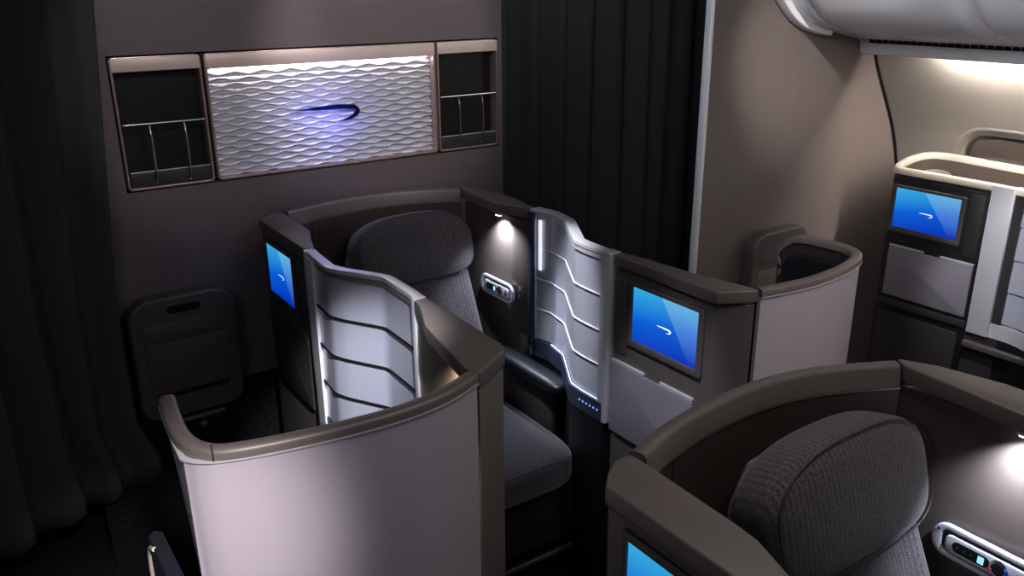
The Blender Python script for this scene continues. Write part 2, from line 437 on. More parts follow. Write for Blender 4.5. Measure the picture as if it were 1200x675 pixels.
bk = [bm.verts.new(c) for c in ((.773, yf+.042, 1.327), (1.595, yf+.042, 1.327), (1.595, yf+.042, 1.677), (.773, yf+.042, 1.677))]
bm.faces.new(bk)
R('embossed_sheet', bm, M['relief'], smooth=180)
em = R('emblem', emblem((1.174, yf+.006, 1.522), X, Z, Nm, .240, .006), M['emblem'], bev=.001, seg=2)
em['label'] = 'dark blue ribbon emblem in the middle of the wavy panel'

def rack(x0, x1, label):
    t = thing('magazine_rack', label, 'magazine rack', ((x0+x1)/2, YW, 1.32), 'magazine racks beside the wavy panel'); R = Rel(t)
    fo = rrect(x0, x1, 1.318, 1.727, .014); fi = rrect(x0+.007, x1-.007, 1.325, 1.72, .009)
    R('frame', ring(fo, fi, (0, yf+.046, 0), X, Z, Nm, .056), M['copper'], bev=.0015, seg=2)
    R('back_plate', boxm(x0+.006, x1-.006, yf+.038, yf+.046, 1.324, 1.72), M['black'])
    R('header', boxm(x0+.003, x1-.003, yf-.013, yf+.036, 1.683, 1.7245), M['header'], bev=.003)
    R('pocket_lip', boxm(x0+.012, x1-.008, yf-.002, yf+.030, 1.327, 1.372), M['doordark'], bev=.004)
    bm = tube([(x0+.012, yf-.006, 1.5235), (x1-.01, yf-.006, 1.5235)], .0042)
    R('horizontal_rod', bm, M['chrome'])
    for k in (.33, .72):
        xx = x0+(x1-x0)*k
        pts = smooth_path([(xx, yf-.006, 1.521), (xx, yf-.016, 1.49), (xx, yf-.018, 1.42), (xx, yf-.012, 1.36), (xx, yf+.0, 1.335)], 5)
        R('vertical_rod', tube(pts, .0030), M['chrome'])
    R('lip_rod', tube([(x0+.014, yf-.004, 1.374), (x1-.010, yf-.004, 1.374)], .0016), M['silver'])
rack(.484, .754, 'dark magazine rack with chrome rods, left of the wavy panel beside the curtain')
rack(1.612, 1.882, 'dark magazine rack with chrome rods, right of the wavy panel')

# ------------------------------------------------------------------ ottomans (fold-up footrests)
def ottoman(cx, y, label, slot=True):
    """folded up flat against a bulkhead whose face is at y"""
    t = thing('folding_footrest', label, 'footrest', (cx, y, .50), 'fold-up footrests on the bulkheads'); R = Rel(t)
    w = .172; f = y-.012
    tl = Vector((0, -.06, 1)).normalized()   # leans forward slightly
    O = (cx, f-.028, .54); U = (1, 0, 0); V = (0, -.045, 1); N = (0, -1, -.045)
    out = rrect(-w, w, 0, .44, (.075, .075, .06, .06), 8)
    R('shell', slab(out, (cx, f+.006, .54), U, V, N, .060), M['panel'], bev=.010, seg=4)
    hi = rrect(-.055, .055, .378, .405, .0133, 6); ho = rrect(-.066, .066, .370, .413, .020, 6)
    if slot: R('handle', ring(ho, hi, (cx, f-.050, .54), U, V, N, .007), M['panel'], bev=.002, seg=2)
    if slot: R('handle_recess', slab(rrect(-.056, .056, .377, .406, .014, 6), (cx, f-.0535, .54), U, V, N, .0015), M['rubber'])
    R('upper_panel', slab(rrect(-.134, .134, .285, .352, (.014, .014, .002, .002)), (cx, f-.052, .54), U, V, N, .0055), M['panel'], bev=.002, seg=2)
    R('lower_panel', slab(rrect(-.134, .134, .092, .282, (.002, .002, .014, .014)), (cx, f-.052, .54), U, V, N, .0046), M['panel'], bev=.002, seg=2)
    R('strap', slab(rrect(-.118, .118, .086, .100, .005), (cx, f-.052, .54), U, V, N, .010), M['black'], bev=.002, seg=2)
    bm = boxm(cx-.075, cx+.075, y-.085, y-.001, .43, .53); box(bm, cx-.10, cx+.10, y-.05, y-.001, .30, .44)
    R('hinge_bracket', bm, M['black'], bev=.006)
    R('hinge_pin', tube([(cx-.09, y-.07, .525), (cx+.09, y-.07, .525)], .011), M['dark'])
    R('latch', disc_lathe([(.012, 0), (.012, .01), (.006, .014)], (cx+.01, y-.085, .50), (0, -1, 0)), M['panel'])
    R('pedestal', boxm(cx-.05, cx+.05, y-.04, y-.001, 0, .31), M['black'], bev=.006)
ottoman(.578, YW-.0, 'dark folded footrest with slot handle on the wall by the left curtain')
ottoman(2.79, YR, 'dark folded footrest half hidden behind the curved grey shell at right', False)

# ------------------------------------------------------------------ profiles
def cap_prof(w, h, z=1.2, over=.004, r=.008):
    return [(-over, z-h), (-over, z-r), (-over+r*.3, z-r*.3), (-over+r, z), (w-r, z), (w-r*.3, z-r*.3), (w, z-r), (w, z-h)]
def band_prof(w, h, z=1.2, r=.008, slope=.012):
    return [(-.004, z-.028), (-.004, z-r), (-.004+r*.3, z-r*.3), (-.004+r, z), (w-r, z), (w-r*.3, z-r*.4), (w, z-r), (w+slope, z-h), (w+slope-.006, z-h-.002), (.010, z-h-.002)]
def rect_prof(n0, n1, z0, z1): return [(n0, z0), (n0, z1), (n1, z1), (n1, z0)]
def tall_prof(n0, n1, z0, z1, k=14):
    zs = [z0+(z1-z0)*i/k for i in range(k+1)]
    return [(n0, z) for z in zs]+[(n1, z) for z in reversed(zs)]

# ------------------------------------------------------------------ curved seat shells
def shear_end(v, s, lo, side):
    return v
def curved_shell(name, label, path, wing_test, loc, n, side, rim_path=None):
    t = thing('seat_shell', label, 'seat shell', loc, 'curved lilac-grey seat shells'); R = Rel(t)
    P = smooth_path(path[0], 7)[:-1]+smooth_path(path[1], 7) if isinstance(path[0], list) else smooth_path(path, 7)
    def fn(v, s):
        v.z = max(v.z, .0)
        if wing_test(v, s) > 0: v.y = 1.34+(v.y-1.34)*max(.15, 1-max(0, 1.16-v.z)*2.6)
        return v
    R('outer_skin', sweep(P, tall_prof(.0, .012, 0, 1.1785), side, fn), M['shell'], smooth=24)
    R('inner_liner', sweep(P, tall_prof(.0125, .022, .02, 1.176), side, fn), M['dark'])
    PR_ = smooth_path(rim_path, 7) if rim_path else P
    R('rim', sweep(PR_, cap_prof(.0265, .021), side), M['trim'], bev=0, smooth=50)
    R('rim_bead', sweep(P, rect_prof(-.0055, .004, 1.1765, 1.1800), side, fn), M['silver'])
    return t, R, P
Lp = [[(.262, 1.565), (.254, 1.49), (.249, 1.42), (.2455, 1.346)],
      [(.2455, 1.346), (.264, 1.323), (.298, 1.303), (.38, 1.279), (.495, 1.260), (.61, 1.253), (.71, 1.266), (.804, 1.303)]]
tL, RL, PL = curved_shell('seat_shell', 'large curved lilac-grey seat shell in the left foreground', Lp,
    lambda v, s: v.y-1.34 if v.x < .30 else 0, (.5, 1.27, 0), 0, 1,
    [(.262, 1.565), (.253, 1.49), (.248, 1.42), (.252, 1.37), (.266, 1.333), (.300, 1.302), (.38, 1.279), (.495, 1.260), (.61, 1.253), (.71, 1.266), (.804, 1.303)])
# joint in the rim
RL('rim_joint', sweep([PL[33], PL[33]+Vector((.002, -.0004))], cap_prof(.0262, .0205, 1.2005, .0045), 1), M['rubber'])
Rp = [(1.650, 1.300, 0), (1.72, 1.288, 0), (1.84, 1.277, 0), (1.98, 1.290, 0), (2.075, 1.315, 0), (2.135, 1.352, 0), (2.165, 1.41, 0), (2.163, 1.485, 0), (2.148, 1.55, 0), (2.139, 1.588, -.012), (2.132, 1.618, -.055), (2.130, 1.622, -.12)]
tR, RR, PR = curved_shell('seat_shell', 'curved lilac-grey seat shell right of the centre monitor, footrest behind it', Rp,
    lambda v, s: 0, (1.9, 1.3, 0), 0, 1)
pad = rrect(1.365, 1.592, .84, 1.148, (.06, .02, .02, .05), 6)
RR('inner_pad', slab(pad, (2.132, 0, 0), (0, 1, 0), (0, 0, 1), (-1, 0, 0), .026), M['black'], bev=.003)

# ------------------------------------------------------------------ mid pod back shell
def back_shell(label, group):
    t = thing('seat_back_shell', label, 'seat shell', (1.25, 2.78, 0), group); R = Rel(t)
    bp_ = [(.944, 2.768), (1.02, 2.795), (1.118, 2.818), (1.22, 2.829), (1.32, 2.830), (1.42, 2.816), (1.52, 2.782), (1.628, 2.728)]
    P = smooth_path(bp_, 6)
    R('rim', sweep(P, band_prof(.027, .045, slope=.008), -1), M['trim'], smooth=50)
    R('outer_skin', sweep(P, rect_prof(.0, .012, 0, 1.172), -1), M['shell'])
    R('inner_liner', sweep(P, rect_prof(.0125, .032, .02, 1.153), -1), M['liner'])
    R('rim_bead', sweep(P, rect_prof(.030, .0345, 1.1505, 1.1535), -1), M['copper'])
    i = 7
    R('liner_seam', sweep(P[i:i+2], rect_prof(.032, .0332, .3, 1.150), -1, lambda v, s: v if s < .5 else v+(Vector((P[i].x, P[i].y, 0))-Vector((P[i+1].x, P[i+1].y, 0)))*.88), M['rubber'])
    for j, k in ((0, 1), (len(P)-1, len(P)-2)):
        a, b = P[j], P[k]; d = (b-a).normalized()*.0025
        R('rim_joint', sweep([a, a+d] if j == 0 else [a+d, a], band_prof(.0275, .0455, 1.2006, .008, .008), -1), M['rubber'])
    return t
back1 = back_shell('curved brown back shell of the centre pod, against the wall under the lit panel', 'curved back shells of forward pods')

# ------------------------------------------------------------------ monitors, tray doors, privacy screens
def monitor(R, x, y0, y1, z0, z1, n=-1, fw=.012, small=False):
    """screen facing -x on the plane x; y0>y1 is the left edge in view"""
    U = (0, -1, 0); V = (0, 0, 1); N = (-1, 0, 0); w = y0-y1; h = z1-z0
    O = (x, y0, z0)
    b = fw
    mo = R('monitor', ring(rrect(-b-.006, w+b+.006, -b-.008, h+b, .006), rrect(0, w, 0, h, .002), O, U, V, N, .010), M['panel'], bev=.0015, seg=2)
    R('monitor_backing', slab(rrect(-b, w+b, -b, h+b, .002), O, U, V, N, .0045), M['black'], mo)
    bm = bmesh.new(); uvl = bm.loops.layers.uv.new('UVMap')
    q = [(0, 0), (w, 0), (w, h), (0, h)]
    vs = [bm.verts.new(Vector(O)+Vector(U)*u+Vector(V)*v+Vector(N)*.0052) for u, v in q]
    f = bm.faces.new(vs)
    for l, (u, v) in zip(f.loops, ((0, 0), (1, 0), (1, 1), (0, 1))): l[uvl].uv = (u, v)
    s = R('screen', bm, M['screen'], mo)
    R('screen_mark', emblem(Vector(O)+Vector(U)*w*.5+Vector(V)*h*.47+Vector(N)*.0056, U, V, N, w*.22, .0006), M['logo'], mo)
    return mo
def tray_door(R, x, y0, y1, z0, z1, mat, latch=M['silver']):
    U = (0, -1, 0); V = (0, 0, 1); N = (-1, 0, 0); w = y0-y1; h = z1-z0; O = (x, y0, z0)
    d = R('tray_door', slab(rrect(0, w, 0, h, .004), O, U, V, N, .009), mat, bev=.0018, seg=2)
    R('door_latch', slab(rrect(0, w*.42, h+.002, h+.010, .001), O, U, V, N, .007), latch, d)
    R('door_latch', slab(rrect(w*.62, w, h+.002, h+.010, .001), O, U, V, N, .007), latch, d)
    R('door_notch', slab(rrect(w*.08, w*.86, -.012, -.001, .002), O, U, V, N, .006), M['black'], d)
    return d
def at(P, y):
    """x on plan path at given y"""
    for a, b in zip(P, P[1:]):
        if min(a[1], b[1]) <= y <= max(a[1], b[1]): return a[0]+(b[0]-a[0])*(y-a[1])/(b[1]-a[1]+1e-9)
    return P[-1][0]
def privacy_screen(R, P, side, z0, th=.030, lit=False, post_mat=None):
    """P plan path of the near face; slats in four tiers between z0 and 1.185, capped by a rail"""
    e = P
    top = R('privacy_screen', sweep(e, cap_prof(th, .012, 1.2, .0, .003), side), M['silver'], smooth=35)
    R('rail_face', sweep(e, rect_prof(.002, th-.002, 1.172, 1.189), side), M['copper'] if not lit else M['silver'], top)
    q = len(e)
    H = (1.174-z0)/4
    for k in range(4):
        za = 1.174-H*k; zb = za-H
        prof = [(.007, za), (.003, zb+.003), (.008, zb+.003), (.012, za)]
        if lit: prof = [(.007, za), (.006, zb), (.010, zb), (.011, za)]
        R('slat', sweep(e, prof, side), M['frost'] if not lit else M['frost_clear'], top, smooth=60)
        if k < 3:
            if lit: R('slat_rib', sweep(e, rect_prof(.0022, .009, zb-.0004, zb+.0026), side), M['post'], top)
            else: R('slat_rib', sweep(e, rect_prof(.0005, .010, zb-.003, zb+.0035), side), M['rubber'], top)
    return top

def fillet_path(pts, r=.022, n=4):
    """polyline with rounded corners"""
    P = [Vector(p) for p in pts]; out = [P[0]]
    for i in range(1, len(P)-1):
        a = (P[i-1]-P[i]); b = (P[i+1]-P[i]); d = min(r, a.length*.45, b.length*.45)
        p0 = P[i]+a.normalized()*d; p2 = P[i]+b.normalized()*d
        for k in range(n+1):
            t = k/n; out.append(p0*(1-t)**2+P[i]*2*t*(1-t)+p2*t*t)
    out.append(P[-1]); return out

def reading_lamp(R, O, N, cool=True, w=.03, parent=None):
    """small lamp under a hood at O pointing down; lens glows and a spot stands right under it"""
    x, y, z = O
    l = R('reading_lamp', boxm(x-.006, x+.006, y-w/2, y+w/2, z, z+.008), M['silver'], parent, bev=.0015, seg=2)
    R('lens', boxm(x-.0045, x+.0045, y-w/2+.003, y+w/2-.003, z-.002, z+.0005), M['cool_light'] if cool else M['white_light'], l)
    return l

# ---- left console (monitor block, screen, arm block)
def left_console(label, group):
    t = thing('divider_console', label, 'divider', (.87, 2.0, 0), group); R = Rel(t)
    body = [(.847, 2.708), (.90, 2.748), (.932, 2.738), (.924, 2.49), (.90, 2.39), (.868, 2.312), (.847, 2.308)]
    R('front_body', prism(body, 0, 1.164), M['panel'], bev=.004)
    cap = [(.843, 2.714), (.872, 2.742), (.905, 2.762), (.938, 2.764), (.941, 2.745), (.934, 2.53), (.930, 2.49), (.918, 2.455), (.895, 2.39), (.874, 2.312), (.841, 2.305)]
    R('front_cap', prism(cap, 1.166, 1.2), M['trim'], bev=.004)
    monitor(R, .8465, 2.655, 2.43, .972, 1.138)
    R('side_flap', boxm(.8425, .8465, 2.335, 2.405, .93, 1.15), M['panel'], bev=.0015, seg=2)
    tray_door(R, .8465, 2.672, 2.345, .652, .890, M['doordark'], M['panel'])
    # privacy screen
    near = fillet_path([(.838, 2.293), (.832, 2.24), (.824, 2.115), (.842, 2.068), (.914, 1.945), (.911, 1.80), (.905, 1.75)], .018)
    sc = privacy_screen(R, near, 1, .690)
    R('front_post', prism([(.834, 2.304), (.864, 2.304), (.860, 2.284), (.832, 2.284)], .62, 1.2005), M['silver'], sc, bev=.0015, seg=2)
    R('white_edge', prism([(.8315, 2.283), (.845, 2.283), (.839, 2.222), (.8255, 2.222)], .645, 1.186), M['post'], sc, bev=.001, seg=1)
    R('rear_post', prism([(.902, 1.764), (.936, 1.764), (.936, 1.747), (.902, 1.747)], .62, 1.2005), M['silver'], sc, bev=.0015, seg=2)
    R('sill', sweep(near, rect_prof(.0, .034, .655, .688), 1), M['steel_blue'], sc)
    R('lower_body', sweep(near, rect_prof(.004, .060, 0, .653), 1), M['black'])
    # arm block at the rear
    cap = [(.919, 1.372), (.928, 1.40), (.936, 1.744), (.900, 1.744), (.892, 1.70), (.858, 1.62), (.843, 1.585), (.797, 1.335), (.799, 1.318), (.811, 1.302)]
    R('rear_cap', prism(cap, 1.163, 1.2), M['trim'], bev=.004)
    body = [(.913, 1.377), (.922, 1.41), (.930, 1.742), (.906, 1.742), (.905, 1.60), (.895, 1.50), (.872, 1.42), (.835, 1.355), (.8085, 1.325), (.812, 1.309)]
    R('rear_body', prism(body, 0, 1.156), M['wood'], bev=.003)
    R('rear_corner_cover', prism([(.9145, 1.373), (.8105, 1.304), (.8095, 1.3075), (.9125, 1.3775), (.9225, 1.41), (.9305, 1.742), (.934, 1.742), (.926, 1.405)], .0, 1.156), M['trim'], bev=.001, seg=2)
    reading_lamp(R, (.850, 1.48, 1.152), None, False, .03)
    return t
lc = left_console('divider console left of the centre pod, frosted screen and small blue monitor', 'divider consoles')

# ---- right console
def right_console(label, group):
    t = thing('divider_console', label, 'divider', (1.62, 2.0, 0), group); R = Rel(t)
    cap = [(1.630, 2.722), (1.640, 2.728), (1.675, 2.66), (1.702, 2.54), (1.700, 2.45), (1.682, 2.36), (1.676, 2.306), (1.656, 2.306), (1.630, 2.375), (1.608, 2.42), (1.601, 2.46), (1.612, 2.60), (1.617, 2.69)]
    R('front_cap', prism(cap, 1.163, 1.2), M['trim'], bev=.004)
    body = [(1.640, 2.712), (1.668, 2.66), (1.695, 2.54), (1.692, 2.45), (1.680, 2.36), (1.676, 2.306), (1.664, 2.306), (1.652, 2.36), (1.648, 2.43), (1.640, 2.55), (1.634, 2.70)]
    R('side_liner', prism(body, 0, 1.148), M['liner'], bev=.003)
    body = [(1.6500, 2.41), (1.655, 2.36), (1.664, 2.309), (1.660, 2.309), (1.645, 2.38), (1.643, 2.41)]
    R('service_panel', prism(body, .72, 1.140), M['liner'], bev=.0015, seg=2)
    reading_lamp(R, (1.622, 2.455, 1.150), None, True, .03)
    # outlet
    o = R('headphone_socket', slab(rrect(-.008, .008, -.022, .022, .004), (1.6465, 2.355, .88), (0, -1, 0), (0, 0, 1), (-1, 0, 0), .003), M['panel'], bev=.001, seg=2)
    for dz in (-.015, .015): R('screw', disc_lathe([(.0022, 0), (.0016, .001)], (1.6435, 2.355, .88+dz), (-1, 0, 0), 8), M['chrome'], o)
    R('socket_hole', disc_lathe([(.006, 0), (.005, .001)], (1.6435, 2.355, .88), (-1, 0, 0), 12), M['rubber'], o)
    # handset holder recess
    U = (0, -1, 0); V = (0, 0, 1); N = (-1, 0, 0)
    h = R('handset_holder', ring(rrect(-.016, .202, -.036, .038, .034), rrect(.006, .186, -.024, .026, .012), (1.636, 2.575, .862), U, V, N, .012), M['silver'], bev=.003)
    R('holder_back', slab(rrect(.0, .19, -.028, .03, .014), (1.636, 2.575, .862), U, V, N, .003), M['dark'], h)
    R('holder_hole', disc_lathe([(.003, 0), (.003, .001)], (1.6238, 2.578, .883), (-1, 0, 0), 10), M['rubber'], h)
    # armrest
    arm = pillow(1.572, 2.20, .655, .042, .200, .026, .5, .7, 32, 20)
    R('armrest', arm, M['leather'])
    R('armrest_mount', prism([(1.556, 2.36), (1.632, 2.36), (1.632, 2.06), (1.57, 2.06), (1.556, 2.10)], .40, .642), M['dark'], bev=.008)
    # privacy screen, S-curved in plan
    near = fillet_path([(1.660, 2.296), (1.676, 2.22), (1.656, 2.115), (1.542, 1.925), (1.536, 1.865), (1.537, 1.762)], .014)
    sc = privacy_screen(R, near, 1, .722, .036, lit=True)
    R('front_post', prism([(1.652, 2.305), (1.694, 2.305), (1.698, 2.287), (1.657, 2.287)], .655, 1.2005), M['silver'], sc, bev=.0015, seg=2)
    R('front_post_face', prism([(1.6445, 2.308), (1.654, 2.308), (1.6580, 2.280), (1.650, 2.280)], .69, 1.192), M['steel_blue'], sc, bev=.001, seg=2)
    R('rear_post', prism([(1.532, 1.784), (1.576, 1.784), (1.576, 1.746), (1.532, 1.746)], .655, 1.2005), M['silver'], sc, bev=.0015, seg=2)
    R('sill', sweep(near, rect_prof(-.006, .036, .655, .718), 1), M['steel_blue'], sc)
    for k in range(6):
        yy = 1.865-.017*k
        R('control_light', slab(rrect(-.003, .003, -.003, .003, .001, 2), (at(near, yy)-.006, yy, .690), U, V, N, .0012), M['key'], sc)
    R('sill_light', sweep(near[5:], rect_prof(.0, .002, .720, .7225), 1), M['sill_led'], sc)
    R('reflection_bar', boxm(1.6640, 1.6690, 2.255, 2.272, .985, 1.165), M['bar_reflection'], sc, bev=.001, seg=1)  # no lamp: bright reflection by the front post, drawn as a glowing bar
    R('lower_body', sweep(near, rect_prof(-.002, .050, 0, .653), 1), M['black'])
    R('rear_screen_sheet', sweep(near, rect_prof(.020, .026, .70, 1.186), 1), M['frost'], sc)
    # monitor block at the rear
    cap = [(1.545, 1.742), (1.575, 1.744), (1.592, 1.66), (1.606, 1.50), (1.640, 1.345), (1.644, 1.302), (1.624, 1.308), (1.546, 1.350), (1.541, 1.372)]
    R('rear_cap', prism(cap, 1.166, 1.2), M['trim'], bev=.004)
    body = [(1.552, 1.738), (1.572, 1.740), (1.588, 1.66), (1.600, 1.50), (1.634, 1.345), (1.645, 1.312), (1.628, 1.316), (1.552, 1.368)]
    R('rear_body', prism(body, 0, 1.158), M['panel'], bev=.003)
    monitor(R, 1.5515, 1.655, 1.405, .965, 1.128)
    R('side_flap', boxm(1.5475, 1.5515, 1.682, 1.735, .905, 1.15), M['panel'], bev=.0015, seg=2)
    tray_door(R, 1.5515, 1.738, 1.41, .640, .868, M['door'])
    return t
rc = right_console('divider console right of the centre pod with frosted screen, handset and bright monitor', 'divider consoles')

# ------------------------------------------------------------------ handset
def handset(label):
    t = thing('remote_handset', label, 'remote control', (1.628, 2.48, .863), 'remote handsets in the side holders'); R = Rel(t)
    U = (0, -1, 0); V = (0, 0, 1); N = (-1, 0, 0); O = (1.6328, 2.575, .862)
    R('body', slab(rrect(.014, .180, -.020, .020, .014), O, U, V, N, .011), M['silver'], bev=.003)
    k = R('key_panel', slab(rrect(.030, .105, -.012, .012, .0118), (O[0]-.0112, O[1], O[2]), U, V, N, .0012), M['rubber'], bev=.0004, seg=1)
    for q in range(3): R('key', slab(rrect(.038+.014*q, .043+.014*q, -.003, .003, .002, 2), (O[0]-.0126, O[1], O[2]), U, V, N, .0008), M['dark'], k)
    R('display', slab(rrect(.082, .094, -.008, .008, .001, 2), (O[0]-.0126, O[1], O[2]), U, V, N, .0006), M['lcd'], k)
    dl = R('dial', disc_lathe([(.0185, 0), (.0185, .002), (.016, .0035), (.0135, .0035), (.013, .0015), (0, .0015)], (O[0]-.0108, O[1]-.122, O[2]), N, 28), M['chrome'])
    R('dial_pad', disc_lathe([(.0125, 0), (.0120, .003), (.004, .0038), (0, .0038)], (O[0]-.0120, O[1]-.122, O[2]), N, 24), M['black'], dl)
    R('blue_button', slab(rrect(-.004, .004, -.003, .003, .002, 3), (O[0]-.0145, O[1]-.137, O[2]+.006), U, V, N, .001), M['blue'], dl)
    R('red_button', slab(rrect(-.004, .004, -.003, .003, .002, 3), (O[0]-.0145, O[1]-.108, O[2]-.007), U, V, N, .001), M['red'], dl)
    R('slot', slab(rrect(.154, .164, -.009, .009, .004, 3), (O[0]-.0112, O[1], O[2]), U, V, N, .0008), M['dark'])
    return t
hs = handset('silver remote handset in its holder beside the centre seat headrest')

# ------------------------------------------------------------------ seat
def airline_seat(label):
    t = thing('airline_seat', label, 'seat', (1.345, 2.3, 0), 'charcoal ribbed airline seats'); R = Rel(t)
    cx = 1.345
    # headrest: arched top, flat lower edge, bulging face, leaning back with the seat
    T = .27; HC = Vector((cx+.030, 2.662, 1.020)); HX, HZ = .240, .128
    def tilt(bm):
        bmesh.ops.rotate(bm, verts=bm.verts, cent=HC, matrix=Matrix.Rotation(-T, 3, 'X')); return bm
    def shp(x, z): return x*(1-.06*z**2.2 if z > 0 else 1-.05*abs(z)**3), z
    def fn(v):
        v.x, v.z = shp(v.x, v.z)
        k = max(0, 1-abs(v.x)**2.5)*max(0, 1-abs(v.z)**3)
        if v.y < 0: v.y -= .16*k
        return v
    R('headrest', tilt(pillow(HC.x, HC.y, HC.z, HX, .062, HZ, .42, .74, 80, 32, fn, .42)), M['fabric'], smooth=180)
    pp = []
    for k in range(80):
        a = 2*PI*k/80; f = lambda c, e: math.copysign(abs(c)**e, c)
        eb = .74 if math.sin(a) > 0 else .42; x_, z_ = shp(f(math.cos(a), eb), f(math.sin(a), eb)); pp.append((HC.x+x_*HX*.945, HC.y-.0555, HC.z+z_*HZ*.945))
    R('headrest_piping', tilt(tube(pp, .0016, closed=True)), M['dark'])
    # backrest, leaning
    def lean(v):
        return v
    bm = bmesh.new(); rows = []; nz_ = 22; nu = 40
    for i in range(nz_+1):
        s = i/nz_; z = .42+.67*s; yc = 2.42+.31*s; hw = (.236+.012*s)*(1-.42*max(0, (s-.70)/.30)**2); th = .046
        e = min(1, (i+.001)/2.0, (nz_-i+.001)/2.0); e = .55+.45*e
        row = []
        for j in range(nu):
            a = 2*PI*j/nu; c, sn = math.cos(a), math.sin(a)
            x = math.copysign(abs(c)**.42, c)*hw*(.9+.1*e); y = math.copysign(abs(sn)**.55, sn)*th*e
            if y < 0:
                y *= 1-.10*math.exp(-((abs(x)-.165)/.012)**2)   # stitched channels
                y -= .018*math.exp(-((abs(x)-.21)/.03)**2)
            row.append(bm.verts.new((cx+x, yc+y, z)))
        rows.append(row)
    for i in range(nz_):
        for j in range(nu): bm.faces.new((rows[i][j], rows[i][(j+1) % nu], rows[i+1][(j+1) % nu], rows[i+1][j]))
    bm.faces.new(rows[0]); bm.faces.new(rows[-1])
    R('backrest', bm, M['fabric'], smooth=180)
    for sx in (-.168, .168):
        pts = [(cx+sx, 2.42+.31*s-.0425, .42+.67*s) for s in [k/14 for k in range(3, 13)]]
        R('seam', tube(pts, .0018, seg=6), M['navy'])
    # cushion
    def cf(v):
        if v.y < -.3: v.z -= .14*(-v.y-.3)
        return v
    R('seat_cushion', pillow(cx-.035, 2.125, .445, .242, .265, .068, .35, .38, 56, 28, cf), M['fabric_cross'], smooth=180)
    R('front_valance', prism([(cx-.225, 1.905), (cx+.225, 1.905), (cx+.215, 1.93), (cx-.215, 1.93)], .16, .41), M['navy'], bev=.006)
    R('seat_pan', boxm(cx-.225, cx+.225, 1.935, 2.44, .32, .385), M['dark'], bev=.01)
    R('pedestal', boxm(cx-.18, cx+.18, 1.98, 2.42, 0, .318), M['black'], bev=.01)
    R('back_frame', prism([(cx-.20, 2.52), (cx+.20, 2.52), (cx+.20, 2.56), (cx-.20, 2.56)], .10, .50), M['black'], bev=.008)
    R('footwell_bar', tube([(cx-.2, 1.90, .12), (cx+.2, 1.90, .12)], .012), M['dark'])
    return t
seat1 = airline_seat('charcoal ribbed seat in the centre pod under the lit wall panel')

# ------------------------------------------------------------------ second row (copies)
SH = Vector((-.091, -1.865, 0))
def shifted(o, label):
    c = copy_tree(o); c.location = Vector(o.location)+SH; c['label'] = label; return c
shifted(back1, 'curved brown back shell of the nearest pod, bottom right foreground')
lc2 = shifted(lc, 'divider console at bottom centre with only its bright monitor corner in view')
rc2 = shifted(rc, 'wide brown divider console at the right edge above the nearest seat')
shifted(hs, 'silver remote handset with round dial, bottom right corner beside the nearest seat')
shifted(seat1, 'large charcoal ribbed seat nearest the camera at bottom right')

# ------------------------------------------------------------------ window pod on the right
t = thing('window_pod', 'window pod at the right edge with cream rim, monitor and grey tray door', 'seat pod', (3.4, 1.7, 0)); R = Rel(t)
xw = 3.285
rim = [(3.292, 1.45, .0), (3.292, 1.575, .0), (3.290, 1.75, .0), (3.288, 1.90, .0), (3.292, 1.965, .0), (3.318, 1.995, .003), (3.40, 2.020, .010), (3.50, 2.022, .022), (3.565, 1.985, .030), (3.590, 1.90, .032), (3.592, 1.75, .028), (3.592, 1.40, .022), (3.59, .95, .02)]
P = smooth_path(rim, 6)
R('rim', sweep(P, [(-.003, 1.174), (-.003, 1.195), (.002, 1.2), (.019, 1.2), (.024, 1.195), (.024, 1.174)], -1), M['cream'], smooth=50)
R('shell', sweep(P, rect_prof(.002, .020, 0.0, 1.174), -1), M['dark'])
R('inner_band', sweep(P, rect_prof(.0205, .023, 1.02, 1.173), -1), M['liner'])
R('front_body', boxm(xw-.001, xw+.006, 1.575, 1.972, 0, 1.160), M['black'], bev=.002, seg=2)
monitor(R, xw-.001, 1.948, 1.672, .955, 1.120)
R('side_flap', boxm(xw-.005, xw-.001, 1.585, 1.640, .90, 1.15), M['dark'], bev=.0015, seg=2)
tray_door(R, xw-.001, 1.945, 1.585, .655, .868, M['door'])
R('lower_frame', boxm(xw-.010, xw-.001, 1.575, 1.975, .61, .64), M['dark'], bev=.002, seg=2)
sc = R('privacy_screen', boxm(xw-.006, xw+.02, 1.485, 1.570, .60, 1.2), M['silver'], bev=.003)
near = fillet_path([(xw+.010, 1.490), (xw+.012, 1.40), (xw-.03, 1.30), (xw-.03, 1.12)], .03)
R('rail', sweep(near, cap_prof(.030, .014, 1.2, 0, .003), 1), M['silver'], sc)
H = .130
for k in range(4):
    za = 1.184-H*k
    R('slat', sweep(near, [(.008, za), (.003, za-H+.003), (.009, za-H+.003), (.013, za)], 1), M['frost_clear'], sc, smooth=60)
R('sill', sweep(near, rect_prof(-.004, .034, .60, .66), 1), M['silver'], sc)
R('backlight_sheet', sweep(near, rect_prof(.018, .024, .66, 1.184), 1), M['frost'], sc)
R('lower_body', sweep(near, rect_prof(.0, .05, 0, .598), 1), M['black'])
R('drawer_lip', boxm(xw-.030, xw-.004, 1.30, 1.565, .545, .57), M['panel'], bev=.004)
R('kick_panel', boxm(xw-.006, xw-.0012, 1.60, 1.96, .10, .58), M['dark'], bev=.003)
t = thing('airline_seat', 'dark seat headrest just visible inside the cream-rimmed window pod', 'seat', (3.46, 1.85, 0)); R = Rel(t)
R('headrest', pillow(3.455, 1.905, 1.05, .115, .055, .125, .5, .6, 40, 24), M['fabric'], smooth=180)
R('backrest', pillow(3.455, 1.88, .72, .125, .055, .30, .4, .4, 40, 24), M['fabric'], smooth=180)
R('seat_cushion', pillow(3.455, 1.62, .42, .125, .24, .07, .4, .4, 40, 24), M['fabric'], smooth=180)
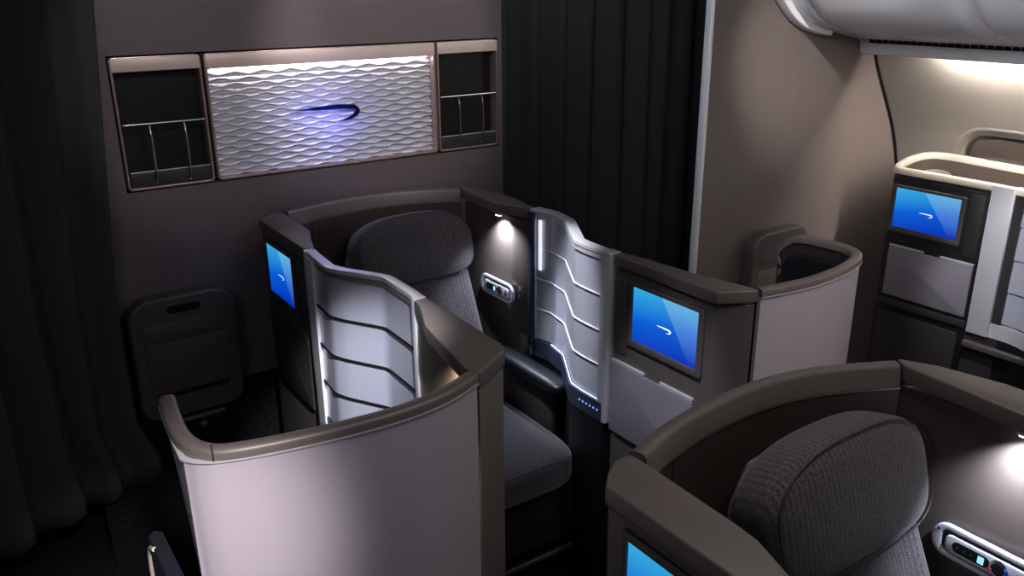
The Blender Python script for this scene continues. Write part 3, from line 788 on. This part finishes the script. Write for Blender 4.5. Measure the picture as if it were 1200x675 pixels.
R('pedestal', boxm(3.36, 3.55, 1.46, 1.85, 0, .36), M['black'], bev=.01)

# seat of the left pod: only its low side shows outside the shell wing
t = thing('airline_seat', 'navy padded seat side below the left end of the large curved shell', 'seat', (.42, 1.55, 0)); R = Rel(t)
R('side_pad', prism([(.207, 1.40), (.230, 1.362), (.236, 1.362), (.236, 1.63), (.222, 1.645), (.207, 1.63)], .10, .87), M['navy'], bev=.010)
R('edge_trim', tube(smooth_path([(.205, 1.640, .10), (.205, 1.642, .55), (.205, 1.640, .76), (.206, 1.625, .84), (.208, 1.58, .868)], 6), .005), M['cream'])
R('seat_cushion', pillow(.55, 1.62, .42, .22, .25, .07, .4, .4, 40, 24), M['fabric'], smooth=180)
R('pedestal', boxm(.245, .72, 1.45, 1.80, 0, .345), M['black'], bev=.01)

# ------------------------------------------------------------------ overhead bins
def bin_profile(off=0):
    # (x,z) visible underside of the housing at the bulkhead, going outboard
    return [(2.55, 2.30), (2.60, 2.10), (2.66, 1.94), (2.73, 1.855), (2.82, 1.79), (2.93, 1.752), (3.02, 1.738)]
bp0 = [Vector(p) for p in smooth_path(bin_profile(), 5)]
def bin_body(y0, y1, inset=0):
    """smooth bulging bin between y0 > y1 with rounded ends"""
    bm = bmesh.new(); rows = []; ny = 24
    for i in range(ny+1):
        s = i/ny; y = y0+(y1-y0)*s
        d = min(y0-y, y-y1); r = .05; k = 0 if d >= r else (1-math.sqrt(max(0, 1-((r-d)/r)**2)))*.045
        row = []
        for j_, p in enumerate(bp0): row.append(bm.verts.new((p.x+k*.7*(1-j_/len(bp0)), y, p.y+k*.7)))
        row.append(bm.verts.new((3.02+.002, y, 1.85))); row.append(bm.verts.new((2.9, y, 2.30)))
        rows.append(row)
    n = len(rows[0])
    for A, B in zip(rows, rows[1:]):
        for j in range(n): bm.faces.new((A[j], A[(j+1) % n], B[(j+1) % n], B[j]))
    bm.faces.new(rows[0]); bm.faces.new(rows[-1])
    return bm
ys = [(2.085, 1.50), (1.485, .90), (.885, .30)]
for i, (a, b) in enumerate(ys):
    o = link_mesh('overhead_bin', bin_body(a, b), M['bin'], smooth=50)
    tag(o, ['pale grey overhead bin at top right, next to the bulkhead wall', 'pale grey overhead bin in the top right corner of the view', 'pale grey overhead bin third from the bulkhead wall'][i], 'overhead bin', 'overhead bins')
t = thing('bin_end_fairing', 'rounded pale end fairing where the overhead bins meet the bulkhead wall', 'overhead fairing', (2.9, YR-.05, 1.74)); R = Rel(t)
pl = [(p.x-.010, p.y-.012) for p in bp0]+[(3.03, 1.86), (2.9, 2.30)]
R('fairing', slab(pl, (0, YR-.003, 0), (1, 0, 0), (0, 0, 1), (0, -1, 0), .045), M['bin'], bev=.006)
pl = [(p.x+.006, p.y+.006) for p in bp0]+[(3.03, 1.86), (2.9, 2.30)]
R('inner_step', slab(pl, (0, YR-.049, 0), (1, 0, 0), (0, 0, 1), (0, -1, 0), .060), M['bin'], bev=.004)
t = thing('service_rail', 'pale service rail with dark vent slots and cove light under the overhead bins', 'overhead panel', (3.2, 1.5, 1.7)); R = Rel(t)
pr_ = [(3.028, 1.742), (3.24, 1.706), (3.262, 1.690), (3.268, 1.650), (3.276, 1.642), (3.292, 1.642), (3.292, 1.668), (3.30, 1.76), (3.028, 1.80)]
bm = slab(pr_, (0, YR-.003, 0), (1, 0, 0), (0, 0, 1), (0, -1, 0), 2.4)
R('rail_panel', bm, M['bin'], bev=.002, seg=2)
R('cove_light', boxm(3.2935, 3.318, -.2, YR-.34, 1.672, 1.680), M['cove'])
R('cove_back', boxm(3.293, 3.372, -.2, YR-.004, 1.710, 1.76), M['side'])
bm = bmesh.new(); 
for k in range(30):
    y = 2.13-.030*k
    box(bm, 3.2385, 3.262, y-.010, y+.010, 1.690, 1.7045)
for k in range(30):
    pass
R('vent_slots', bm, M['rubber'])
for y in (1.93, 1.45, .97):
    bm = bmesh.new(); box(bm, 3.03, 3.235, y-.001, y+.001, 1.700, 1.742)
    bmesh.ops.rotate(bm, verts=bm.verts, cent=(3.03, y, 1.742), matrix=Matrix.Rotation(0.0, 3, 'Y'))
    R('panel_seam', slab([(3.03, 1.7412), (3.238, 1.7058), (3.238, 1.720), (3.03, 1.75)], (0, y, 0), (1, 0, 0), (0, 0, 1), (0, -1, 0), .002), M['dark'])

# ------------------------------------------------------------------ lights
def look(o, target):
    d = Vector(target)-o.location; o.rotation_euler = d.to_track_quat('-Z', 'Y').to_euler()
def area(name, loc, target, sx, sy, power, col=(1, 1, 1), spread=PI):
    l = bpy.data.lights.new(name, 'AREA'); l.shape = 'RECTANGLE'; l.size = sx; l.size_y = sy; l.energy = power; l.color = col; l.spread = spread
    o = bpy.data.objects.new(name, l); COL.objects.link(o); o.location = loc; look(o, target); return o
def spot(name, loc, target, power, angle, blend=.5, r=.02, col=(1, 1, 1)):
    l = bpy.data.lights.new(name, 'SPOT'); l.energy = power; l.spot_size = math.radians(angle); l.spot_blend = blend; l.shadow_soft_size = r; l.color = col
    o = bpy.data.objects.new(name, l); COL.objects.link(o); o.location = loc; look(o, target); return o
def point(name, loc, power, col, r=0):
    l = bpy.data.lights.new(name, 'POINT'); l.energy = power; l.color = col; l.shadow_soft_size = r
    o = bpy.data.objects.new(name, l); COL.objects.link(o); o.location = loc; return o
# ceiling lighting of the cabin, plus added fill lights for single surfaces
area('ceiling_light_aisle', (-.7, .6, 2.29), (.5, 1.8, .9), .6, .9, 7.5, (.90, .90, 1))
area('ceiling_light_centre', (1.3, .7, 2.29), (1.3, .9, 0), .9, .9, 7, (1, .96, .95))
area('ceiling_light_right', (1.6, 1.2, 2.29), (3.0, 1.6, 1.7), .4, .8, 5.5, (.95, .96, 1), 1.6)
spot('fill_spot_shell', (.12, .0, 2.20), (.22, 1.30, 1.00), 260, 21, 1, .06, (1, .95, .98))  # added spot that makes the left shell's corner bright
spot('fill_spot_shell_wide', (.45, .0, 2.25), (.58, 1.27, .90), 9, 42, 1, .08, (1, .94, .98))  # added weak spot, lifts the rest of the left shell
spot('fill_spot_shell_right', (1.75, .15, 2.27), (1.92, 1.29, .95), 38, 32, .8, .06, (1, .95, .98))  # added spot for the right shell's front
spot('fill_spot_screen_left', (.45, .55, 2.22), (.83, 1.98, .90), 470, 15, 1, .03, (.92, .93, 1))  # added narrow spot, brightens only the left screen's slats
spot('fill_spot_screen_right', (.95, 1.95, 2.27), (1.59, 2.0, .90), 210, 20, .8, .03, (.93, .95, 1))  # added spot to light up the right screen
spot('ceiling_spot_wall', (1.35, 1.7, 2.27), (1.42, 2.86, 1.70), 30, 48, .6, .02, (1, .94, .93))
spot('ceiling_spot_wall_left', (.7, 1.7, 2.27), (.75, 2.86, 1.70), 14, 44, .5, .02, (1, .93, .92))
spot('ceiling_spot_right', (2.1, 1.1, 2.27), (2.84, 2.2, 1.60), 85, 30, 1, .02, (1, .95, .90))
spot('fill_spot_door', (.75, 1.1, 2.27), (1.55, 1.55, .74), 130, 17, .7, .04, (.85, .88, 1))  # added spot, brightens the right console's tray door
spot('fill_spot_window_seat', (2.35, 1.2, 2.2), (3.28, 1.50, .85), 130, 20, .8, .04, (.97, .96, 1))  # added spot for the window pod's screen and door
area('fill_light_curtain', (2.2, 2.45, 2.29), (2.4, 2.95, 1.5), .6, .3, 2.5, (.85, .92, 1))  # added fill so the folds of the back curtain show
# blue glow around the emblem
for dx, dz in ((-.08, .0), (.0, .03), (.06, -.01), (.02, -.06)): point('emblem_glow', (1.18+dx, yf-.05, 1.50+dz), .16, (.18, .22, 1))
spot('blue_wash', (1.25, 2.55, 2.0), (1.2, 2.84, 1.2), 1.2, 70, .8, .01, (.35, .35, 1))
# reading lamps
for off in (Vector((0, 0, 0)), SH):
    spot('reading_light', Vector((1.604, 2.455, 1.140))+off, Vector((1.66, 2.42, .92))+off, 17, 125, 1, .004, (.72, .82, 1))
spot('reading_light', (.846, 1.48, 1.140), (.90, 1.46, 1.0), 9, 130, .8, .004, (1, .9, .75))

# world: a dim even cabin ambience
w = bpy.data.worlds.new('World'); SC.world = w; w.use_nodes = True
w.node_tree.nodes['Background'].inputs['Color'].default_value = (.55, .56, .65, 1)
w.node_tree.nodes['Background'].inputs['Strength'].default_value = .035

# ------------------------------------------------------------------ camera
cam = bpy.data.cameras.new('camera'); co = bpy.data.objects.new('camera', cam); COL.objects.link(co)
r = Vector((.82415155, -.56632836, -.00681244)); d = Vector((-.19695191, -.27529599, -.94096868)); f = Vector((.53102181, .77684252, -.33842507))
Mx = Matrix(((r.x, -d.x, -f.x, 0), (r.y, -d.y, -f.y, 0), (r.z, -d.z, -f.z, 1.93), (0, 0, 0, 1)))
co.matrix_world = Mx
cam.sensor_width = 36; cam.lens = 993.55/1200*36; cam.clip_start = .01
SC.camera = co
SC.view_settings.view_transform = 'Standard'; SC.view_settings.look = 'None'; SC.view_settings.gamma = 1
SC.view_settings.use_curve_mapping = False; SC.view_settings.exposure = 0
